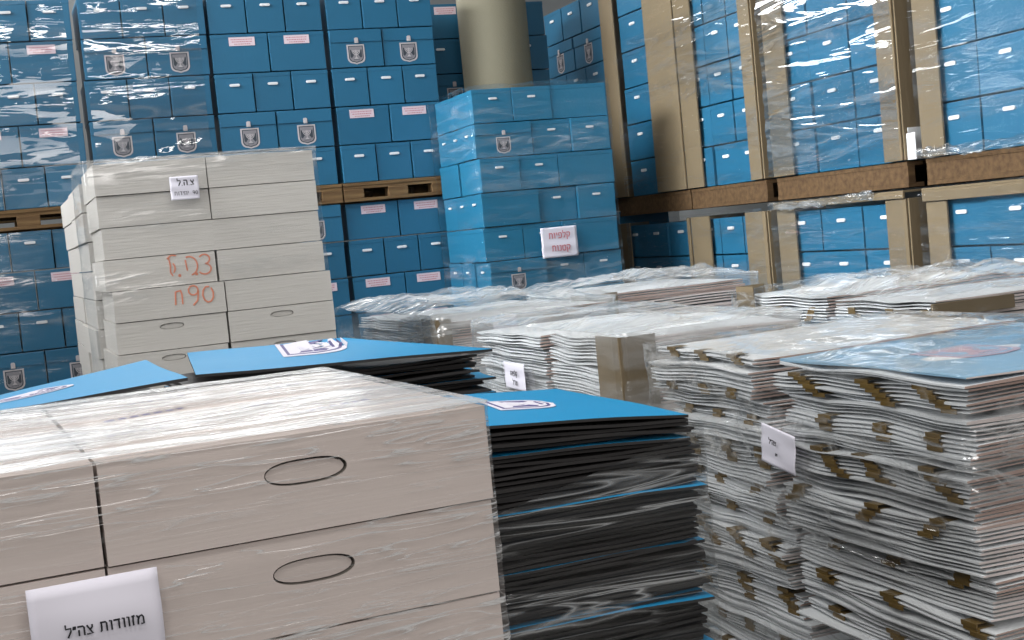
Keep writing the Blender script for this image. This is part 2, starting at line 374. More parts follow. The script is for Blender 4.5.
for k, a, b in SIDE:
    wall_stack(a+.012, b-.012, 1.762, 6 if k in 'AB' else 5, .262, 'H', 'upper '+SN[k], 2 if k == 'A' else 3)
    wall_stack(a+.012, b-.012+(.20 if k == 'A' else 0), .10, 6, .243, 'H', 'lower '+SN[k])
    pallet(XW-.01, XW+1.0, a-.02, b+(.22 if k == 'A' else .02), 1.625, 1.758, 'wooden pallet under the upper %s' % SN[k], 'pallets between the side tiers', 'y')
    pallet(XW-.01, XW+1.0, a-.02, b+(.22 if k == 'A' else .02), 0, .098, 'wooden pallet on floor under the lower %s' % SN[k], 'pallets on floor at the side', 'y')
wall_stack(9.26, 10.36, 1.762, 6, .262, 'HHEHEH', 'upper stack past column')
wall_stack(9.26, 10.36, .10, 6, .262, 'HEHEHH', 'lower stack past column')
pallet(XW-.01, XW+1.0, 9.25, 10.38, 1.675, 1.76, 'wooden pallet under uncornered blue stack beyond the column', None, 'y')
def guard(yc, z0, z1, wface, wside, near, label):
    """L-shaped cardboard post hugging a vertical edge; near=True has its return on the camera side"""
    bm = bmesh.new(); t = .012; x = XW-.022
    pts = []
    if near: a, b = yc, yc+wface
    else: a, b = yc-wface, yc
    n = 10
    for zz in (0,):
        box(bm, x-t, x, a, b, z0, z1, 0, .003)
    o = link('corner_guard', None, None, (x, yc, z0)); tag(o, label, 'cardboard corner', 'cardboard corner guards of the side stacks')
    f = link('face_flange', mesh('face_flange', bm, KRAFT), o); f.location = (-x, -yc, -z0)
    bm = bmesh.new(); box(bm, x, x+wside, (yc-t if near else yc), (yc if near else yc+t), z0, z1, 0, .003)
    f = link('side_flange', mesh('side_flange', bm, KRAFT), o); f.location = (-x, -yc, -z0)
UPZ = {'A': 3.34, 'B': 3.34, 'C': 3.08, 'D': 3.08}
GW = {'A': ((.22, .42)), 'B': (.21, .13), 'C': (.22, .15), 'D': (.17, .16)}
for k, a, b in SIDE:
    wf, wn = GW[k]
    guard(b+.012+(.21 if k == 'A' else 0), 1.765, UPZ[k], wf, .25, False, 'far brown cardboard corner guard of upper %s' % SN[k])
    guard(a-.016, 1.765, UPZ[k], wn, .42, True, 'near brown cardboard corner guard of upper %s' % SN[k])
    guard(b+.012+(.21 if k == 'A' else 0), .105, 1.57, {'A': .19, 'B': .24, 'C': .19, 'D': .155}[k], .25, False, 'far brown cardboard corner guard of lower %s' % SN[k])
    guard(a-.016, .105, 1.57, {'A': .04, 'B': .24, 'C': .17, 'D': .16}[k], .42, True, 'near brown cardboard corner guard of lower %s' % SN[k])
def collar(a, b, z0, z1, label):
    bm = bmesh.new(); box(bm, XW-.05, XW-.037, a, b, z0, z1, 0, .002); box(bm, XW-.05, XW+.5, a, b, z1, z1+.012, 0, .002)
    tag(link('cardboard_collar', mesh('cardboard_collar', bm, KRAFT)), label, 'cardboard sheet', 'cardboard collars')
collar(4.40, 5.63, 1.545, 1.60, 'brown cardboard collar across top of lower nearest kraft-cornered stack')
collar(5.78, 7.02, 1.572, 1.60, 'thin brown cardboard cap on lower second kraft-cornered stack')

bm = bmesh.new(); box(bm, 4.43, 4.70, 5.765, 5.769, 1.765, 1.93, 0, .001); box(bm, 4.42, 4.426, 5.70, 5.769, 1.765, 1.90, 0, .001)
tag(link('cardboard_flap', mesh('cardboard_flap', bm, FOLD)), 'white folded board at foot of gap beside upper nearest kraft-cornered stack', 'board')
# ---------------------------------------------------------------- small boxes in the middle stack
MS = dict(x0=2.925, y0=8.11, top=2.515, h=.220, L=.397, s=.272)
SFULL = 1.0
def middle_stack():
    x0, y0, h, Lw, s = MS['x0'], MS['y0'], MS['h'], MS['L'], MS['s']
    rows = ['hhP', 'Ehh', 'hhP', 'Phh', 'hhP', 'Ehh', 'hhP', 'Phh', 'hhP', 'Phh', 'hhP']
    for k, row in enumerate(rows):
        z = MS['top'] - (k+1)*h; x = x0 + random.uniform(-.012, .012); g = 'small blue boxes of the middle stack'
        rn = '%s row from top, front of middle stack' % ORD[k]
        for i, f in enumerate(row):
            w = Lw if f in 'PE' else s; d = s if f in 'PE' else Lw
            nm = {'h': 'small blue box with grip', 'P': 'plain long-sided blue box', 'E': 'emblem-fronted small blue box'}[f]
            ff = {'h': 'H', 'P': 'P', 'E': 'E'}[f] + ('S' if i == 0 and f in 'PE' else '')
            ballot_box(ff, w-.004, d, h-.003, BLUE2, (x+w/2, y0 + random.uniform(-.012, .012), z), 0, '%s, %s, %s' % (nm, ['leftmost', 'middle', 'rightmost'][i], rn), g, .8)
            x += w
        if row[0] in 'PE':
            for j in range(2):
                ballot_box('H', s-.006, .38, h-.003, BLUE2, (x0+.004, y0+s+.004+(j+.5)*s*.92, z), -math.pi/2,
                           'small blue box with grip, %s on side face, %s row of middle stack' % (['nearer', 'farther'][j], ORD[k]), g, .8)
        else:
            ballot_box('P', .37, s, h-.003, BLUE2, (x0+.004, y0+Lw+.006+.185, z), -math.pi/2,
                       'plain blue box on shaded side face, %s row of middle stack' % ORD[k], g, .8)
middle_stack()
pallet(2.9, 3.86, 8.1, 8.9, 0, .092, 'wooden pallet on floor under the middle blue stack')

# ---------------------------------------------------------------- paper signs
def paper(name, w, h, label, cat, wave=.004, m=PAPER, seed=0, parent=None):
    bm = bmesh.new(); nx, nz = 14, 14; g = []
    for j in range(nz+1):
        row = []
        for i in range(nx+1):
            u, v = i/nx, j/nz
            y = -wave*noise.noise(Vector((u*1.3+seed, v*4.5, seed*.7))) - wave*.6*math.sin(v*11+u*1.5+seed)
            row.append(bm.verts.new((-w/2+w*u, y, -h/2+h*v)))
        g.append(row)
    for j in range(nz):
        for i in range(nx): bm.faces.new((g[j][i], g[j][i+1], g[j+1][i+1], g[j+1][i]))
    me = mesh(name, bm, m, True); o = link(name, me, parent)
    md = o.modifiers.new('thick', 'SOLIDIFY'); md.thickness = .0006
    if label: tag(o, label, cat)
    return o
def print_on(o, s, size, x, z, m, bold=0.0, y=-.007, name='printed_text'):
    t = link(name, text_mesh(name, heb(s), size, m, bold), o, (x, y, z), (math.pi/2, 0, 0)); return t
p = paper('paper_sign', .253, .195, 'white paper sign with two red words on middle blue stack', 'sign', .003, seed=2)
p.location = (3.415, 8.060, 1.497)
print_on(p, 'קלפיות', .058, 0, .042, REDP, .0008); print_on(p, 'קטנות', .058, .005, -.040, REDP, .0008)

# ---------------------------------------------------------------- white cartons with slot handles
def slot_carton(w, d, h, m, slot, sx=0.0):
    """carton: body whose front board has an oval cut-out, and the flap seen in the cut-out"""
    bm = bmesh.new()
    a, b, cz = slot if slot else (0, 0, 0)
    X0, X1 = -w/2, w/2
    c = [bm.verts.new(v) for v in ((X0, 0, 0), (X1, 0, 0), (X1, 0, h), (X0, 0, h), (X0, d, 0), (X1, d, 0), (X1, d, h), (X0, d, h))]
    for q in ((4, 7, 6, 5), (0, 4, 5, 1), (3, 2, 6, 7), (0, 3, 7, 4), (1, 5, 6, 2)): bm.faces.new([c[i] for i in q])
    if slot:
        n = 40; ring = []
        for i in range(n):
            t = 2*math.pi*i/n; ct, st = math.cos(t), math.sin(t)
            ring.append((sx + a*math.copysign(abs(ct)**.75, ct), cz + b*math.copysign(abs(st)**.9, st)))
        r0_ = [bm.verts.new((x, 0, z)) for x, z in ring]; r1_ = [bm.verts.new((x, .020, z)) for x, z in ring]
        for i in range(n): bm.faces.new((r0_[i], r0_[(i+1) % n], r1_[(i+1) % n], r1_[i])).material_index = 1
        es = [bm.edges.get((c[i], c[j])) for i, j in ((0, 1), (1, 2), (2, 3), (3, 0))] + [bm.edges.get((r0_[i], r0_[(i+1) % n])) for i in range(n)]
        bmesh.ops.triangle_fill(bm, edges=es, use_beauty=True, use_dissolve=False)
        bm.faces.ensure_lookup_table()
        for f in list(bm.faces):                     # keep the cut-out open
            ce = f.calc_center_median()
            if abs(ce.y) < 1e-6 and all(v in r0_ for v in f.verts): bm.faces.remove(f)
    else: bm.faces.new([c[i] for i in (0, 1, 2, 3)])
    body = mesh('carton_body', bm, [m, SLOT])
    flap = None
    if slot:
        bm = bmesh.new(); n = 24
        poly(bm, [(sx + a*1.2*math.cos(2*math.pi*i/n), cz+b*1.25*math.sin(2*math.pi*i/n)) for i in range(n)], .0205, .023)
        poly(bm, [(sx + a*.955*math.copysign(abs(math.cos(2*math.pi*i/n))**.75, math.cos(2*math.pi*i/n)), cz-b*.05+b*.85*math.sin(2*math.pi*i/n)) for i in range(n)], .0055, .0205)
        flap = mesh('handle_flap', bm, m)
    return body, flap
CW, CD, CH = .415, .655, .106
cb, cf = slot_carton(CW, CD, CH-.0025, WHITEC, (.0445, .0135, .0635), .0005)
PLACE = ['topmost', 'second from top', 'third from top', 'fourth from top', 'fifth from top']
first = None
for ci, (xc, side) in enumerate(((.2785, 'right pile'), (-.1405, 'left pile'))):
    for k in range(5):
        o = link('slotted_carton', cb, None, (xc + random.uniform(-.003, .003) + (0 if k else .0), 1.407 + random.uniform(-.004, .004), 1.413-(k+1)*CH), (0, 0, random.uniform(-.008, .008)))
        tag(o, 'white carton with oval slot handle, %s, %s of nearest wrapped stack' % (PLACE[k], side), 'carton', 'slotted white cartons of the near stack')
        link('handle_flap', cf, o)
        if ci: o.location.x = xc
# handle sits right of the middle on the near pile: the cut-out is off centre there
# violet print on the flat tops
bm = bmesh.new()
random.seed(11)
for (cx, cy, n, L) in ((.36, 1.585, 9, .12), (.20, 1.95, 6, .09), (.33, 1.72, 7, .10), (.15, 1.62, 7, .09), (.17, 1.78, 7, .10), (.36, 1.90, 7, .09)):
    x = cx-L/2
    while x < cx+L/2:
        l = random.uniform(.006, .014); a = -.12
        vs = [bm.verts.new((x+dx, cy + (x-cx)*.35 + dy, 0)) for dx, dy in ((0, 0), (l, l*.35), (l, .018+l*.35), (0, .018))]
        bm.faces.new(vs); x += l+.005
tops = [o for o in bpy.data.objects if o.get('label', '').startswith('white carton with oval slot handle, topmost, right')]
pr = link('violet_print', mesh('violet_print', bm, PURPLE), tops[0]); pr.location = (-tops[0].location.x, -tops[0].location.y, CH-.0018)

p = paper('paper_sign', .124, .175, 'white paper sign with black lettering on nearest white cartons', 'sign', .0035, seed=5)
p.location = (.0555, 1.386, 1.2145); p.rotation_euler = (0, math.radians(0), 0)
print_on(p, 'מזוודות צה״ל', .0155, .006, .041, BLACKP, .00012, -.008)

PIV = Vector((.486, 1.407, 0)); TURN = Matrix.Translation(PIV) @ Matrix.Rotation(math.radians(2.6), 4, 'Z') @ Matrix.Translation(-PIV)
p.location.x -= .003; bpy.context.view_layer.update()
for q in [o for o in bpy.data.objects if o.name.startswith('slotted_carton')] + [p]:
    q.matrix_world = TURN @ q.matrix_world
# rear white carton stack
RX, RY, RW, RH, RD = .372, 5.147, .405, .117, .62
rb, _ = slot_carton(RW, RD, RH-.003, WHITER, None)
rbs, rfs = slot_carton(RW, RD, RH-.003, WHITER, (.044, .011, .086))
RTOP = 1.985
topc = {}
for ci, side in ((0, 'left pile'), (1, 'right pile')):
    for k in range(16):
        z = RTOP - (k+1)*RH
        slotted = k in (5, 6, 7, 8)
        o = link('flat_carton', rbs if slotted else rb, None, (RX + RW/2 + ci*(RW+.005) + random.uniform(-.005, .005) + (.012 if k > 3 else 0), RY + random.uniform(-.006, .006) - (.01 if k > 3 else 0), z), (0, 0, random.uniform(-.01, .01)))
        tag(o, 'pale carton%s, %s from top, %s of tall wrapped stack' % (' with slot handle' if slotted else '', ORD[k] if k < 12 else 'low %s' % ORD[k-12], side), 'carton', 'pale cartons of the tall stack')
        if slotted: link('handle_flap', rfs, o)
        topc[(ci, k)] = o
pallet(RX-.03, RX+.86, RY-.02, RY+.66, 0, RTOP-16*RH, 'wooden pallet on floor under the tall pale carton stack')
# the piles behind it
for j in range(2):
    for k in range(9):
        z = RTOP-.02 - (k+1)*.122
        o = link('flat_carton', rb, None, (RX+RW/2 + random.uniform(-.01, .01) - .004, RY+.70 + j*.90 + random.uniform(-.006, .006), z)); o.scale = (1, 1.42, 1.03)
        o.rotation_euler = (0, 0, random.uniform(-.008, .008))
        tag(o, 'pale carton %s tall wrapped stack, %s from top' % (['directly behind the', 'in the pile farthest behind'][j], ORD[k]), 'carton', 'pale cartons behind the tall stack')
p = paper('paper_sign', .105, .086, 'small white paper sign with black print on tall pale cartons', 'sign', .002, seed=8)
p.location = (.686, 5.112, 1.873)
print_on(p, 'צ.ה.ל', .033, .004, .018, BLACKP, .0006); 
t = link('printed_text', text_mesh('printed_text', heb('יחידות') , .022, BLACKP), p, (-.014, -.007, -.020), (math.pi/2, 0, 0))
t = link('printed_text', text_mesh('printed_text', '90', .022, BLACKP), p, (.036, -.007, -.020), (math.pi/2, 0, 0))
# red marker on the cartons: letters above, count below
def strokes(name, parent, ls, w):
    bm = bmesh.new()
    for s in ls:
        q = []
        for i in range(len(s)-1):
            for t in range(3): q.append((s[i][0]+(s[i+1][0]-s[i][0])*t/3, s[i][1]+(s[i+1][1]-s[i][1])*t/3))
        q.append(s[-1]); ribbon(bm, q, w, -.0012, .001)
    o = link(name, mesh(name, bm, REDM), parent); return o
arc = lambda cx, cz, rx, rz, a0, a1, n=9: [(cx+rx*math.cos(math.radians(a0+(a1-a0)*i/n)), cz+rz*math.sin(math.radians(a0+(a1-a0)*i/n))) for i in range(n+1)]
up_ls = [arc(.132, .082, .02, .018, 150, -80) + arc(.130, .046, .024, .020, 80, -150),
         arc(.075, .062, .030, .035, 110, -80), [(.062, .085), (.066, .045)], arc(.098, .03, .003, .003, 0, 360), arc(.036, .03, .003, .003, 0, 360),
         [(.03, .105), (.012, .108), (-.004, .095)], [(.002, .10), (.006, .07), (.004, .045), (.012, .03)], arc(.008, .06, .014, .02, 60, -60)]
lo_ls = [arc(.065, .078, .018, .018, 0, 360) + [(.083, .07), (.078, .04), (.060, .022)], arc(.118, .058, .020, .030, 70, 410),
         [(-.004, .03), (.0, .08)], [(.0, .078), (.018, .082), (.022, .07), (.022, .03)]]
o = topc[(0, 3)]; r = strokes('red_marking', o, up_ls, .0055); r.location = (.03, -.0008, .005)
o = topc[(0, 4)]; r = strokes('red_marking', o, lo_ls, .0055); r.location = (.022, -.0008, .014)

# ---------------------------------------------------------------- folded voting screens (blue sheets with dark core)
def sheet_mesh(w, d, t, seed, droop=0.0, corners=None, amp=.004):
    """corners: optional FL, FR, BR, BL heights/positions for a warped top sheet"""
    nx, ny = 12, 10; bm = bmesh.new(); T = []; B = []
    for j in range(ny+1):
        for i in range(nx+1):
            u, v = i/nx, j/ny
            if corners:
                a, b, c, e = [Vector(q) for q in corners]; p_ = a*(1-u)*(1-v) + b*u*(1-v) + c*u*v + e*(1-u)*v
            else: p_ = Vector(((u-.5)*w, v*d, 0))
            z = amp*noise.noise(Vector((u*2.2+seed*3.1, v*2.2, seed))) - droop*(2*u-1)**2 * (1-v)
            T.append(bm.verts.new((p_.x, p_.y, p_.z+z+t))); B.append(bm.verts.new((p_.x, p_.y, p_.z+z)))
    ix = lambda i, j: j*(nx+1)+i
    for j in range(ny):
        for i in range(nx):
            bm.faces.new((T[ix(i, j)], T[ix(i+1, j)], T[ix(i+1, j+1)], T[ix(i, j+1)])).material_index = 0
            bm.faces.new((B[ix(i, j)], B[ix(i, j+1)], B[ix(i+1, j+1)], B[ix(i+1, j)])).material_index = 1
    edge = [(i, 0) for i in range(nx)] + [(nx, j) for j in range(ny)] + [(i, ny) for i in range(nx, 0, -1)] + [(0, j) for j in range(ny, 0, -1)]
    for k, e in enumerate(edge):
        f = edge[(k+1) % len(edge)]
        bm.faces.new((T[ix(*e)], B[ix(*e)], B[ix(*f)], T[ix(*f)])).material_index = 1
    return mesh('folded_screen', bm, [SCREEN, DARK])
def flat_emblem(name, w, h, parent, loc, rz, mats):
    o = link(name, emblem_mesh(name, w, h, mats), parent, loc, (-math.pi/2, 0, rz)); return o
def drape(e, sheet, lift=.0008):
    bpy.context.view_layer.update()
    ms, inv = sheet.matrix_world, sheet.matrix_world.inverted(); me_ = e.matrix_world; mi = me_.inverted()
    for v in e.data.vertices:
        h = -v.co.y; w_ = me_ @ Vector((v.co.x, 0, v.co.z))
        a_ = inv @ Vector((w_.x, w_.y, 5)); d_ = (inv.to_3x3() @ Vector((0, 0, -1))).normalized()
        ok, hit_, nrm, _ = sheet.data and sheet.ray_cast(a_, d_)
        if ok: w_.z = (ms @ hit_).z + lift + h
        else: w_.z += h
        v.co = mi @ w_
random.seed(21)
SM = [sheet_mesh(.53, .52, .0048, s, random.uniform(0, .006), None, .006) for s in range(7)]
SMK = []
for s in range(7):
    c = SM[s].copy(); c.materials.clear(); c.materials.append(DARK); c.materials.append(DARK); SMK.append(c)
def rot_emblem(name, w, h, parent, loc, rz, mats):
    me = emblem_mesh(name, w, h, mats)
    o = link(name, me, parent, loc); o.rotation_euler = (math.radians(-90), 0, rz); return o
z = 1.276
for k in range(60):
    z -= .0066
    tilt = .078*max(0, 1-k/11)
    o = link('folded_screen', (SM if k in (0, 5, 17, 31, 44, 45, 57) else SMK)[k % 7], None, (.775 + random.uniform(-.012, .008) - k*.0002, 1.955 + random.uniform(-.006, .012) - (.008 if k in (17, 31, 44, 45, 57) else 0), z + .265*tilt), (0, tilt, random.uniform(-.025, .03)))
    if k == 0:
        o.location = (.765, 1.950, z+.0035+.265*tilt); o.rotation_euler = (0, tilt, .03)
        tag(o, 'blue folded voting screen with emblem, topmost of dark pile beside near cartons', 'voting screen', 'folded screens of the near dark pile')
        o.data = sheet_mesh(.53, .52, .0048, 3, .004, None, .0025)
        drape(rot_emblem('emblem', .15, .11, o, (.075, .26, .006), 1.45, [PAPER, PURPLE, PAPER]), o)
    else:
        tag(o, 'dark-edged folded voting screen inside wrapped pile beside near white cartons', 'voting screen', 'folded screens inside the near dark pile')
random.seed(33)
LM = [sheet_mesh(.66, .50, .0055, 20+s, random.uniform(-.004, .006), None, .010) for s in range(4)]
for c in LM[:3]: c.materials.clear(); c.materials.append(DARK); c.materials.append(DARK)
o = link('folded_screen', sheet_mesh(0, 0, .006, 40, 0, [(.372, 2.925, 1.353), (1.073, 3.0, 1.320), (.80, 3.33, 1.366), (.442, 3.60, 1.357)], .003))
tag(o, 'bright blue folded screen with emblem, topmost behind near white cartons', 'voting screen', 'folded screens behind the near cartons')
drape(rot_emblem('emblem', .28, .16, o, (.705, 3.29, 1.36), 1.45, [PAPER, PURPLE, PAPER]), o)
def lower_screens(x0, x1, y0, y1, z1, label):
    bm = bmesh.new(); rnd = random.Random(int(z1*1000)); z = 0.0
    while z < z1-.003:
        t = min(rnd.uniform(.012, .03), z1-z); a_, b_ = rnd.uniform(-.008, .008), rnd.uniform(-.008, .008)
        box(bm, x0+a_, x1+a_, y0+b_, y1+b_, z, z+t, 0, .002); z += t
    tag(link('screen_pile', mesh('screen_pile', bm, DARK)), label, 'voting screens', None, 'stuff')
lower_screens(.43, 1.02, 3.03, 3.46, 1.318-12*.0078-.012, 'lower uncounted dark screens under the bright blue emblem sheet')
lower_screens(.53, 1.02, 1.98, 2.44, 1.276-60*.0066-.012, 'lower uncounted dark screens of the near wrapped pile')
lower_screens(-.34, .28, 2.63, 3.08, 1.29, 'lower uncounted dark screens under the drooping sheet')
z = 1.318
for k in range(12):
    z -= .0078
    o = link('folded_screen', LM[k % 4], None, (.72 + random.uniform(-.03, .02) + (.03 if k > 6 else 0), 2.99 + random.uniform(-.02, .05), z), (0, 0, random.uniform(-.05, .08)))
    tag(o, 'dark-edged folded screen splayed under the bright blue emblem sheet, %s down' % ORD[k], 'voting screen', 'folded screens behind the near cartons')
o = link('folded_screen', sheet_mesh(0, 0, .006, 44, 0, [(-.30, 2.55, 1.35), (.312, 2.573, 1.378), (.297, 3.18, 1.38), (-.30, 3.25, 1.30)], .003))
tag(o, 'blue folded screen drooping at the leftmost edge behind near cartons', 'voting screen', 'drooping screens at the edge')
drape(rot_emblem('emblem', .20, .12, o, (.035, 2.90, 1.36), .75, [PAPER, PURPLE, PAPER]), o)
for k in range(3):
    o = link('folded_screen', LM[k], None, (-.04 + random.uniform(-.01, .01), 2.60, 1.336-.009*k-.012), (0, 0, random.uniform(-.04, .04)))
    tag(o, 'folded screen under the drooping blue one, %s down' % ORD[k], 'voting screen', 'drooping screens at the edge')

# ---------------------------------------------------------------- white folders with tape tabs
def folder_mesh(w, d, t, seed, amp=.011, top=FOLD, leaf=0):
    """closed board folder: rounded spine on the -X side, wavy leaves; x from 0, y from 0"""
    nx, ny = 8, 14; bm = bmesh.new(); T = []; B = []
    for j in range(ny+1):
        for i in range(nx+1):
            u, v = i/nx, j/ny
            z = amp*noise.noise(Vector((u*1.5+seed*2.3, v*2.6, seed*1.7))) + amp*.18*noise.noise(Vector((u*2, v*6, seed)))
            th = t*(1, .55, 1.2, .8)[leaf]*(.55+.45*min(1, u*5))*(1 + .8*noise.noise(Vector((v*3.5, seed, 5+leaf*3)))); z += leaf*.0006*noise.noise(Vector((v*4, u*2, leaf*7)))
            x = u*w + .006*noise.noise(Vector((v*3, seed*5+leaf*3, 1))) * (1-u) * 2 + (0, .006, -.002, .003)[leaf]*(1-u)
            y = v*d + .004*noise.noise(Vector((u*3, seed*7, 2)))
            T.append(bm.verts.new((x, y, z+t/2+th/2))); B.append(bm.verts.new((x, y, z+t/2-th/2)))
    ix = lambda i, j: j*(nx+1)+i
    for j in range(ny):
        for i in range(nx):
            bm.faces.new((T[ix(i, j)], T[ix(i+1, j)], T[ix(i+1, j+1)], T[ix(i, j+1)]))
            bm.faces.new((B[ix(i, j)], B[ix(i, j+1)], B[ix(i+1, j+1)], B[ix(i+1, j)]))
    edge = [(i, 0) for i in range(nx)] + [(nx, j) for j in range(ny)] + [(i, ny) for i in range(nx, 0, -1)] + [(0, j) for j in range(ny, 0, -1)]
    for k, e in enumerate(edge):
        f = edge[(k+1) % len(edge)]
        fc = bm.faces.new((T[ix(*e)], B[ix(*e)], B[ix(*f)], T[ix(*f)]))
        if e[1] == 0 and f[1] == 0: fc.material_index = 1
    return mesh('folder_board', bm, [top, FOLDPINK if int(seed*10) % 2 == 0 else FOLDEDGE], False)
def tab_mesh(t):
    bm = bmesh.new(); box(bm, -.0035, .0, -.021, .021, -.0008, t+.0022, 0, .0008); box(bm, -.003, .035, -.019, .019, t+.0005, t+.0015, 0, .0004)
    return mesh('tape_tab', bm, TAPE)
FV = {}
def folder_pile(x0, y0, w, d, ztop, n, pitch, label, group, tapes=True, toplab=None, jx=.012, jr=.03, topmat=None, lean=(0, 0), runs=(4, 4), seed=0):
    rnd = random.Random(seed); key = (w, d, round(pitch, 4))
    if key not in FV: FV[key] = [[folder_mesh(w, d, pitch*.78, s*1.13+seed*.37, leaf=l) for l in range(4)] for s in range(8)]; FV[key].append(tab_mesh(pitch*.8))
    vs = FV[key]; z = ztop; run = 0; tp = rnd.random() < .5; off = (0, 0); base_r = 0
    for k in range(n):
        z -= pitch
        if run <= 0:
            run = rnd.randint(*runs); tp = not tp; vi = rnd.randint(0, 7); z -= rnd.uniform(0, .004); tl = rnd.uniform(-.006, .006); off = (rnd.uniform(-jx, jx), rnd.uniform(-jx, jx)); base_r = rnd.uniform(-jr, jr)
            ty = [rnd.uniform(.12, .22), rnd.uniform(.45, .55), rnd.uniform(.76, .88)]; st = rnd.choice((-.022, -.008, .008, .014))
        run -= 1
        me = vs[vi][rnd.randint(0, 3)]
        if k == 0 and topmat:
            me = folder_mesh(w, d, pitch*.86, 3.3+seed, .005, topmat)
        o = link('board_folder', me, None, (x0+off[0]+rnd.uniform(-.004, .004)+lean[0]*k, y0+off[1]+rnd.uniform(-.004, .004)+lean[1]*k, z), (tl + rnd.uniform(-.002, .002), 0, base_r+rnd.uniform(-.008, .008)))
        tag(o, (toplab if k == 0 and toplab else label + (', taped edge out' if tp and tapes else ', fold out')), 'folder', group + (' taped' if tp and tapes else ' plain') if not (k == 0 and toplab) else None)
        if tapes and tp:
            ty = [q + st for q in ty]
            for q in ty:
                link('tape_tab', vs[8], o, (-.001+rnd.uniform(-.002, .004), (q+rnd.uniform(-.012, .012))*d, .001))
        if k == 0: first_ = o
    return first_
FADE = mat('pale_blue_folder_board', (.26, .43, .58), .45, .4, .08, 5)
a = folder_pile(1.583, 1.955, .74, .62, 1.264, 70, .0078, 'white folder in wrapped pile under the pale blue folder', 'folders of the nearest folder pile', True,
            'pale blue folder with red emblem on top of nearest folder pile', .014, .025, FADE, (.0, -.0004), (3, 7), 1)
FADEP = mat('faded_pink_print', (.50, .38, .45), .5, .3, 0)
e = rot_emblem('emblem', .17, .17, a, (.26, .31, .010), .15, [FADEP, FADE, FADEP]); drape(e, a)
folder_pile(1.566, 2.66, .74, .50, 1.262, 92, .0078, 'white folder in wrapped pile behind the pale blue one', 'folders of the second folder pile', True,
            'white folder on top of wrapped pile behind the pale blue folder', .020, .05, None, (.0008, -.0008), (3, 7), 2)
folder_pile(1.70, 3.615, .60, .60, 1.248, 26, .0105, 'white folder in milky-wrapped pallet load with brown corner', 'folders of the milky wrapped load', False, None, .008, .015, None, (0, 0), (5, 9), 3)
folder_pile(1.70, 4.235, .60, .64, 1.240, 26, .0105, 'white folder in rear half of milky-wrapped pallet load', 'folders of the milky wrapped load, rear', False, None, .008, .015, None, (0, 0), (5, 9), 4)
folder_pile(1.665, 5.265, .76, .60, 1.262, 20, .0105, 'white folder in low wrapped load beside tall pale cartons', 'folders of the low load', False, None, .008, .015, None, (0, 0), (5, 9), 5)
folder_pile(1.665, 5.885, .76, .62, 1.256, 20, .0105, 'white folder in rear half of low load by tall pale cartons', 'folders of the low load, rear', False, None, .008, .015, None, (0, 0), (5, 9), 6)
folder_pile(2.915, 3.72, .95, .60, 1.235, 14, .0115, 'white folder in wrapped load before nearest kraft-cornered stack', 'folders of the side load', True, None, .008, .015, None, (0, 0), (3, 5), 7)
folder_pile(2.915, 4.34, .95, .60, 1.245, 14, .0115, 'white folder in far half of load before kraft-cornered stacks', 'folders of the side load, far half', True, None, .008, .015, None, (0, 0), (3, 5), 8)
folder_pile(2.55, 5.75, .85, .75, 1.26, 12, .0125, 'white folder in far wrapped load before middle blue stack', 'folders of the far load', False, None, .008, .015, None, (0, 0), (3, 5), 9)
def lower_pile(x0, x1, y0, y1, z1, label):
    bm = bmesh.new(); rnd = random.Random(int(x0*100)); z = .14
    while z < z1-.004:
        t = min(rnd.uniform(.02, .045), z1-z); a_, b_ = rnd.uniform(-.008, .012), rnd.uniform(-.008, .012)
        box(bm, x0+a_, x1+a_, y0+b_, y1+b_, z, z+t, 0, .003); z += t
    tag(link('folder_pile', mesh('folder_pile', bm, FOLD)), label, 'folders', None, 'stuff')
lower_pile(1.60, 2.31, 1.99, 2.56, 1.264-60*.0106, 'lower uncounted white folders of the nearest folder pile')
lower_pile(1.62, 2.33, 2.66, 3.14, 1.262-92*.0096, 'lower uncounted white folders behind the nearest pile')
lower_pile(1.71, 2.29, 3.63, 4.86, 1.248-26*.0105-.01, 'lower uncounted folders of the milky-wrapped pallet load')
lower_pile(1.68, 2.42, 5.28, 6.48, 1.262-20*.0105-.008, 'lower uncounted folders of the low load by pale cartons')
lower_pile(2.93, 3.86, 3.74, 4.92, 1.235-14*.0115, 'lower uncounted folders of the load before kraft-cornered stacks')
lower_pile(2.57, 3.38, 5.77, 6.48, 1.26-12*.0125, 'lower uncounted folders of the far wrapped load')
for x0, x1, y0, y1, lb in ((1.57, 2.34, 1.93, 3.2, 'wooden pallet on floor under the nearest folder piles'), (1.69, 2.31, 3.6, 4.9, 'wooden pallet on floor under the milky-wrapped load'),
                           (1.66, 2.44, 5.25, 6.52, 'wooden pallet on floor under the low wrapped load'), (2.9, 3.88, 3.7, 4.96, 'wooden pallet on floor under load before kraft-cornered stacks'),
                           (2.55, 3.4, 5.75, 6.52, 'wooden pallet on floor under the far wrapped load')):
    pallet(x0, x1, y0, y1, 0, .138, lb)

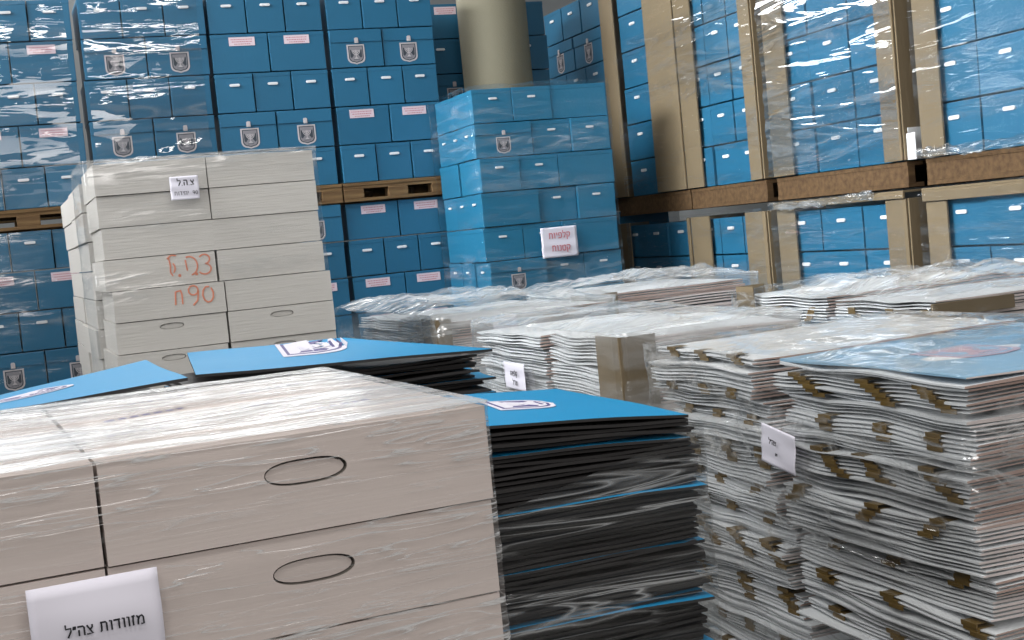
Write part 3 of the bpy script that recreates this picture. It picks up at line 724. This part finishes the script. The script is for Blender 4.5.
# small cardboard corners and scraps on the wrapped loads
def post(x, y, z0, z1, wx, wy, label):
    t = .006; bm = bmesh.new()
    pts = [(x-t, y-t), (x+wx, y-t), (x+wx, y), (x, y), (x, y+wy), (x-t, y+wy)]
    a_ = [bm.verts.new((p_[0], p_[1], z0)) for p_ in pts]; b_ = [bm.verts.new((p_[0], p_[1], z1)) for p_ in pts]
    bm.faces.new(a_); bm.faces.new(b_)
    for i in range(6): bm.faces.new((a_[i], a_[(i+1) % 6], b_[(i+1) % 6], b_[i]))
    tag(link('cardboard_corner', mesh('cardboard_corner', bm, KRAFT)), label, 'cardboard corner')
post(.632, 8.885, .15, 1.89, .03, .10, 'thin brown board edge along lower first rear stack')
post(1.685, 3.598, .142, 1.256, .115, .16, 'brown cardboard corner post on milky-wrapped load')
post(1.648, 5.248, .142, 1.266, .06, .19, 'small brown cardboard corner on low wrapped load')
post(2.535, 5.735, .142, 1.268, .16, .16, 'brown cardboard corner on far load before middle blue stack')
bm = bmesh.new(); pts = [(2.884, 4.965), (2.884, 4.83), (2.890, 4.83), (2.890, 4.959), (3.02, 4.959), (3.02, 4.965)]
a_ = [bm.verts.new((x, y, .142)) for x, y in pts]; b_ = [bm.verts.new((x, y, 1.275)) for x, y in pts]; bm.faces.new(a_); bm.faces.new(b_)
for i in range(6): bm.faces.new((a_[i], a_[(i+1) % 6], b_[(i+1) % 6], b_[i]))
tag(link('cardboard_corner', mesh('cardboard_corner', bm, KRAFT)), 'brown cardboard corner at far end of load before kraft-cornered stacks', 'cardboard corner')
bm = bmesh.new(); box(bm, 2.88, 3.22, 3.688, 3.70, 1.175, 1.222, 0, .002)
tag(link('cardboard_strip', mesh('cardboard_strip', bm, KRAFT)), 'brown cardboard strip across corner of load before kraft-cornered stacks', 'cardboard strip')

def sign_x(w, h, loc, label, seed, rot=0.0, txt=()):
    p_ = paper('paper_sign', w, h, label, 'sign', .0016, seed=seed); p_.location = loc; p_.rotation_euler = (0, rot, -math.pi/2)
    for s, size, x, z_ in txt: print_on(p_, s, size, x, z_, BLACKP, .0002)
    return p_
sign_x(.135, .088, (1.540, 2.53, 1.072), 'tilted white paper sign with faint print on nearest folder pile', 3, math.radians(8), (('צה״ל', .017, -.012, .012), ('90', .010, .004, -.012)))
sign_x(.20, .095, (1.662, 4.44, 1.088), 'white paper sign with dark print on milky-wrapped load', 4, 0, (('קלפיות', .026, .01, .01), ('צה״ל', .026, .015, -.022)))
p = paper('paper_sign', .105, .062, 'faint white paper sign on low wrapped load near cardboard corner', 'sign', .002, seed=6); p.location = (1.935, 5.222, 1.225)
print_on(p, 'קלפיות', .022, 0, 0, BLACKP)

# ---------------------------------------------------------------- stretch film
def film_wrap(x0, x1, y0, y1, z0, z1, m, label, amp=.006, seed=0, top=None, r=.03, step=.03, sides='NESW', sag=0.0, zs=14.0, taper=0.0, diag=0.0, mtop=None, slope=0.0):
    """a film drawn around a load: rounded rectangle tube, wrinkled; top adds a loose sheet over the load"""
    bm = bmesh.new(); per = []
    def seg(a, b):
        n = max(2, int((Vector(b)-Vector(a)).length/step))
        return [tuple(Vector(a).lerp(Vector(b), i/n)) for i in range(n)]
    def corner(cx, cy, a0):
        return [(cx+r*math.cos(math.radians(a0+90*i/4)), cy+r*math.sin(math.radians(a0+90*i/4))) for i in range(4)]
    W_ = [(x0, y1-r), (x0, y0+r)]; S_ = [(x0+r, y0), (x1-r, y0)]; E_ = [(x1, y0+r), (x1, y1-r)]; N_ = [(x1-r, y1), (x0+r, y1)]
    closed = sides == 'NESW'
    if sides == 'W': W_ = [(x0, y1), (x0, y0), ]; per += seg(*W_) + [W_[1]]
    elif 'W' in sides: per += seg(*W_)
    if 'W' in sides and 'S' in sides: per += corner(x0+r, y0+r, 180)
    if 'S' in sides: per += seg(*S_)
    if 'S' in sides and 'E' in sides: per += corner(x1-r, y0+r, 270)
    if 'E' in sides: per += seg(*E_)
    if closed: per += corner(x1-r, y1-r, 0) + seg(*N_) + corner(x0+r, y1-r, 90)
    nz = max(3, int((z1-z0)/step)); cx, cy = (x0+x1)/2, (y0+y1)/2; rows = []
    for j in range(nz+1):
        v = j/nz; row = []
        for (px, py) in per:
            z_ = z0+(z1-slope*(1-(px-x0)/(x1-x0))-z0)*v
            d_ = Vector((px-cx, py-cy, 0)); dn = d_.normalized()
            q = Vector((px*1.7+seed*9, py*1.7, (z_ + diag*(px+py))*zs))
            w_ = noise.noise(q) + .55*noise.noise(q*2.7) + .3*noise.noise(q*6.1)
            tp = 1 - taper*v
            row.append(bm.verts.new((cx+(px-cx)*tp + dn.x*amp*w_, cy+(py-cy)*tp + dn.y*amp*w_, z_ + amp*.5*w_*(1 if 0 < j < nz else 0))))
        rows.append(row)
    n = len(per)
    for j in range(nz):
        for i in range(n if closed else n-1):
            k = (i+1) % n; bm.faces.new((rows[j][i], rows[j][k], rows[j+1][k], rows[j+1][i]))
    o = link('stretch_wrap', mesh('stretch_wrap', bm, m, True)); tag(o, label, 'plastic wrap')
    if top is not None:
        bm = bmesh.new(); nx, ny = max(4, int((x1-x0)/step)), max(4, int((y1-y0)/step)); g = []
        for j in range(ny+1):
            row = []
            for i in range(nx+1):
                u, v = i/nx, j/ny; x_, y_ = x0+(x1-x0)*u, y0+(y1-y0)*v
                q = Vector((x_*4+seed, y_*4, seed)); w_ = noise.noise(q) + .6*noise.noise(q*2.3) + .35*noise.noise(q*5.2)
                ed = min(u, 1-u, v, 1-v); lift = min(1, ed*8)
                row.append(bm.verts.new((x_, y_, z1 + top*lift*(.55+.45*w_) + amp*w_*.8 - sag*(1-lift))))
            g.append(row)
        for j in range(ny):
            for i in range(nx): bm.faces.new((g[j][i], g[j][i+1], g[j+1][i+1], g[j+1][i]))
        link('top_sheet', mesh('top_sheet', bm, mtop or m, True), o)
    return o
near_film = film_wrap(-.35, .4905, 1.395, 2.08, .88, 1.4165, FILMT, 'clear film tight around nearest white slotted cartons', .0022, 1, .003, .012, .02, 'NESW', 0, 30, mtop=FILMTT)
near_film.matrix_world = TURN
film_wrap(RX-.045, RX+.830, RY-.018, RY+.66, .3, RTOP+.012, FILM, 'clear film around the tall pale carton stack', .005, 2, .012, .02, .03, 'NESW', 0, 16)
film_wrap(.515, 1.048, 1.930, 2.50, .80, 1.255, FILMS, 'shiny creased film around near pile of dark screens', .005, 3, None, .02, .018, 'WSE', 0, 22, 0, .25, slope=.12)
film_wrap(1.556, 2.36, 1.925, 3.20, .55, 1.272, FILMR, 'shiny film around nearest white folder piles', .007, 4, .010, .03, .022, 'NESW', 0, 18)
film_wrap(1.672, 2.325, 3.585, 4.93, .30, 1.268, FILMH, 'milky film over low load with brown corner post', .012, 5, .03, .04, .03, 'NESW', .004, 14, mtop=FILMHT)
film_wrap(1.635, 2.46, 5.235, 7.0, .30, 1.285, FILMH, 'milky film over low load beside tall pale cartons', .012, 6, .05, .04, .035, 'NESW', .004, 12, mtop=FILMHT)
film_wrap(2.86, 3.93, 3.67, 5.0, .30, 1.255, FILMR, 'milky film over load before nearest kraft-cornered stack', .012, 7, .05, .04, .03, 'NESW', .004, 12, mtop=FILMHT)
film_wrap(2.50, 3.46, 5.70, 6.6, .30, 1.29, FILMH, 'milky film over far load before middle blue stack', .014, 8, .05, .04, .035, 'NESW', .004, 12, mtop=FILMHT)
film_wrap(2.885, 3.880, 8.075, 8.93, .4, 2.530, FILM, 'loose film around the middle stack of small blue boxes', .010, 9, .02, .03, .03, 'NESW', 0, 9)
for (k, a_, b_) in SIDE:
    film_wrap(4.385 if k != 'C' else 4.375, 5.4, a_-.03, b_+.03, 1.77, UPZ[k]-.01, {'A': FILMN, 'B': FILMW, 'C': FILMC, 'D': FILMN}[k], 'clear film around upper %s' % SN[k], .016 if k == 'C' else .006, ord(k), None, .03, .03, 'W', 0, 11 if k == 'C' else 16)
    film_wrap(4.365, 5.4, a_-.03, b_+.03, .2, 1.59, FILMW, 'clear film around lower %s' % SN[k], .006, ord(k)+7, None, .03, .03, 'W', 0, 16)
film_wrap(-.19, .635, 8.905, 9.8, 2.03, 3.31, FILMG, 'film with bright glare around upper first rear stack', .009, 31, None, .03, .03, 'S', 0, 9)
film_wrap(.645, 1.455, 8.905, 9.8, 2.03, 3.31, FILMG, 'clear film around upper second rear stack',   .010, 32, None, .03, .03, 'S', 0, 9)
film_wrap(-.19, .635, 8.895, 9.8, .2, 1.88, FILM, 'clear film around lower first rear stack', .008, 33, None, .03, .03, 'S', 0, 9)

def hem(pts, rad, m, parent, seed):
    """edge of the film gathered into a crumpled roll"""
    bm = bmesh.new(); rings = []; n = 14; k = 60
    for i in range(k+1):
        t = i/k; p_ = Vector(pts[0]).lerp(Vector(pts[1]), t); ax = (Vector(pts[1])-Vector(pts[0])).normalized(); a = Vector((0, 0, 1)); b = ax.cross(a); ring = []
        for j in range(n):
            th = 2*math.pi*j/n; q = Vector((t*14+seed, math.cos(th)*1.2, math.sin(th)*1.2))
            r_ = rad*(.8+.7*noise.noise(q)+.4*noise.noise(q*2.7))
            ring.append(bm.verts.new(p_ + a*math.sin(th)*r_*1.25 + b*math.cos(th)*r_*.7 + a*.012*noise.noise(Vector((t*5, seed, 0)))))
        rings.append(ring)
    for i in range(k):
        for j in range(n): bm.faces.new((rings[i][j], rings[i][(j+1) % n], rings[i+1][(j+1) % n], rings[i+1][j]))
    link('bunched_hem', mesh('bunched_hem', bm, m, True), parent)
wraps = {o['label']: o for o in bpy.data.objects if o.name.startswith('stretch_wrap')}
hem(((4.37, 5.64, 1.785), (4.37, 4.42, 1.785)), .022, FILMR, wraps['clear film around upper '+SN['D']], 3)
hem(((4.352, 7.05, 1.585), (4.352, 6.0, 1.600)), .020, FILMR, wraps['clear film around lower '+SN['C']], 5)
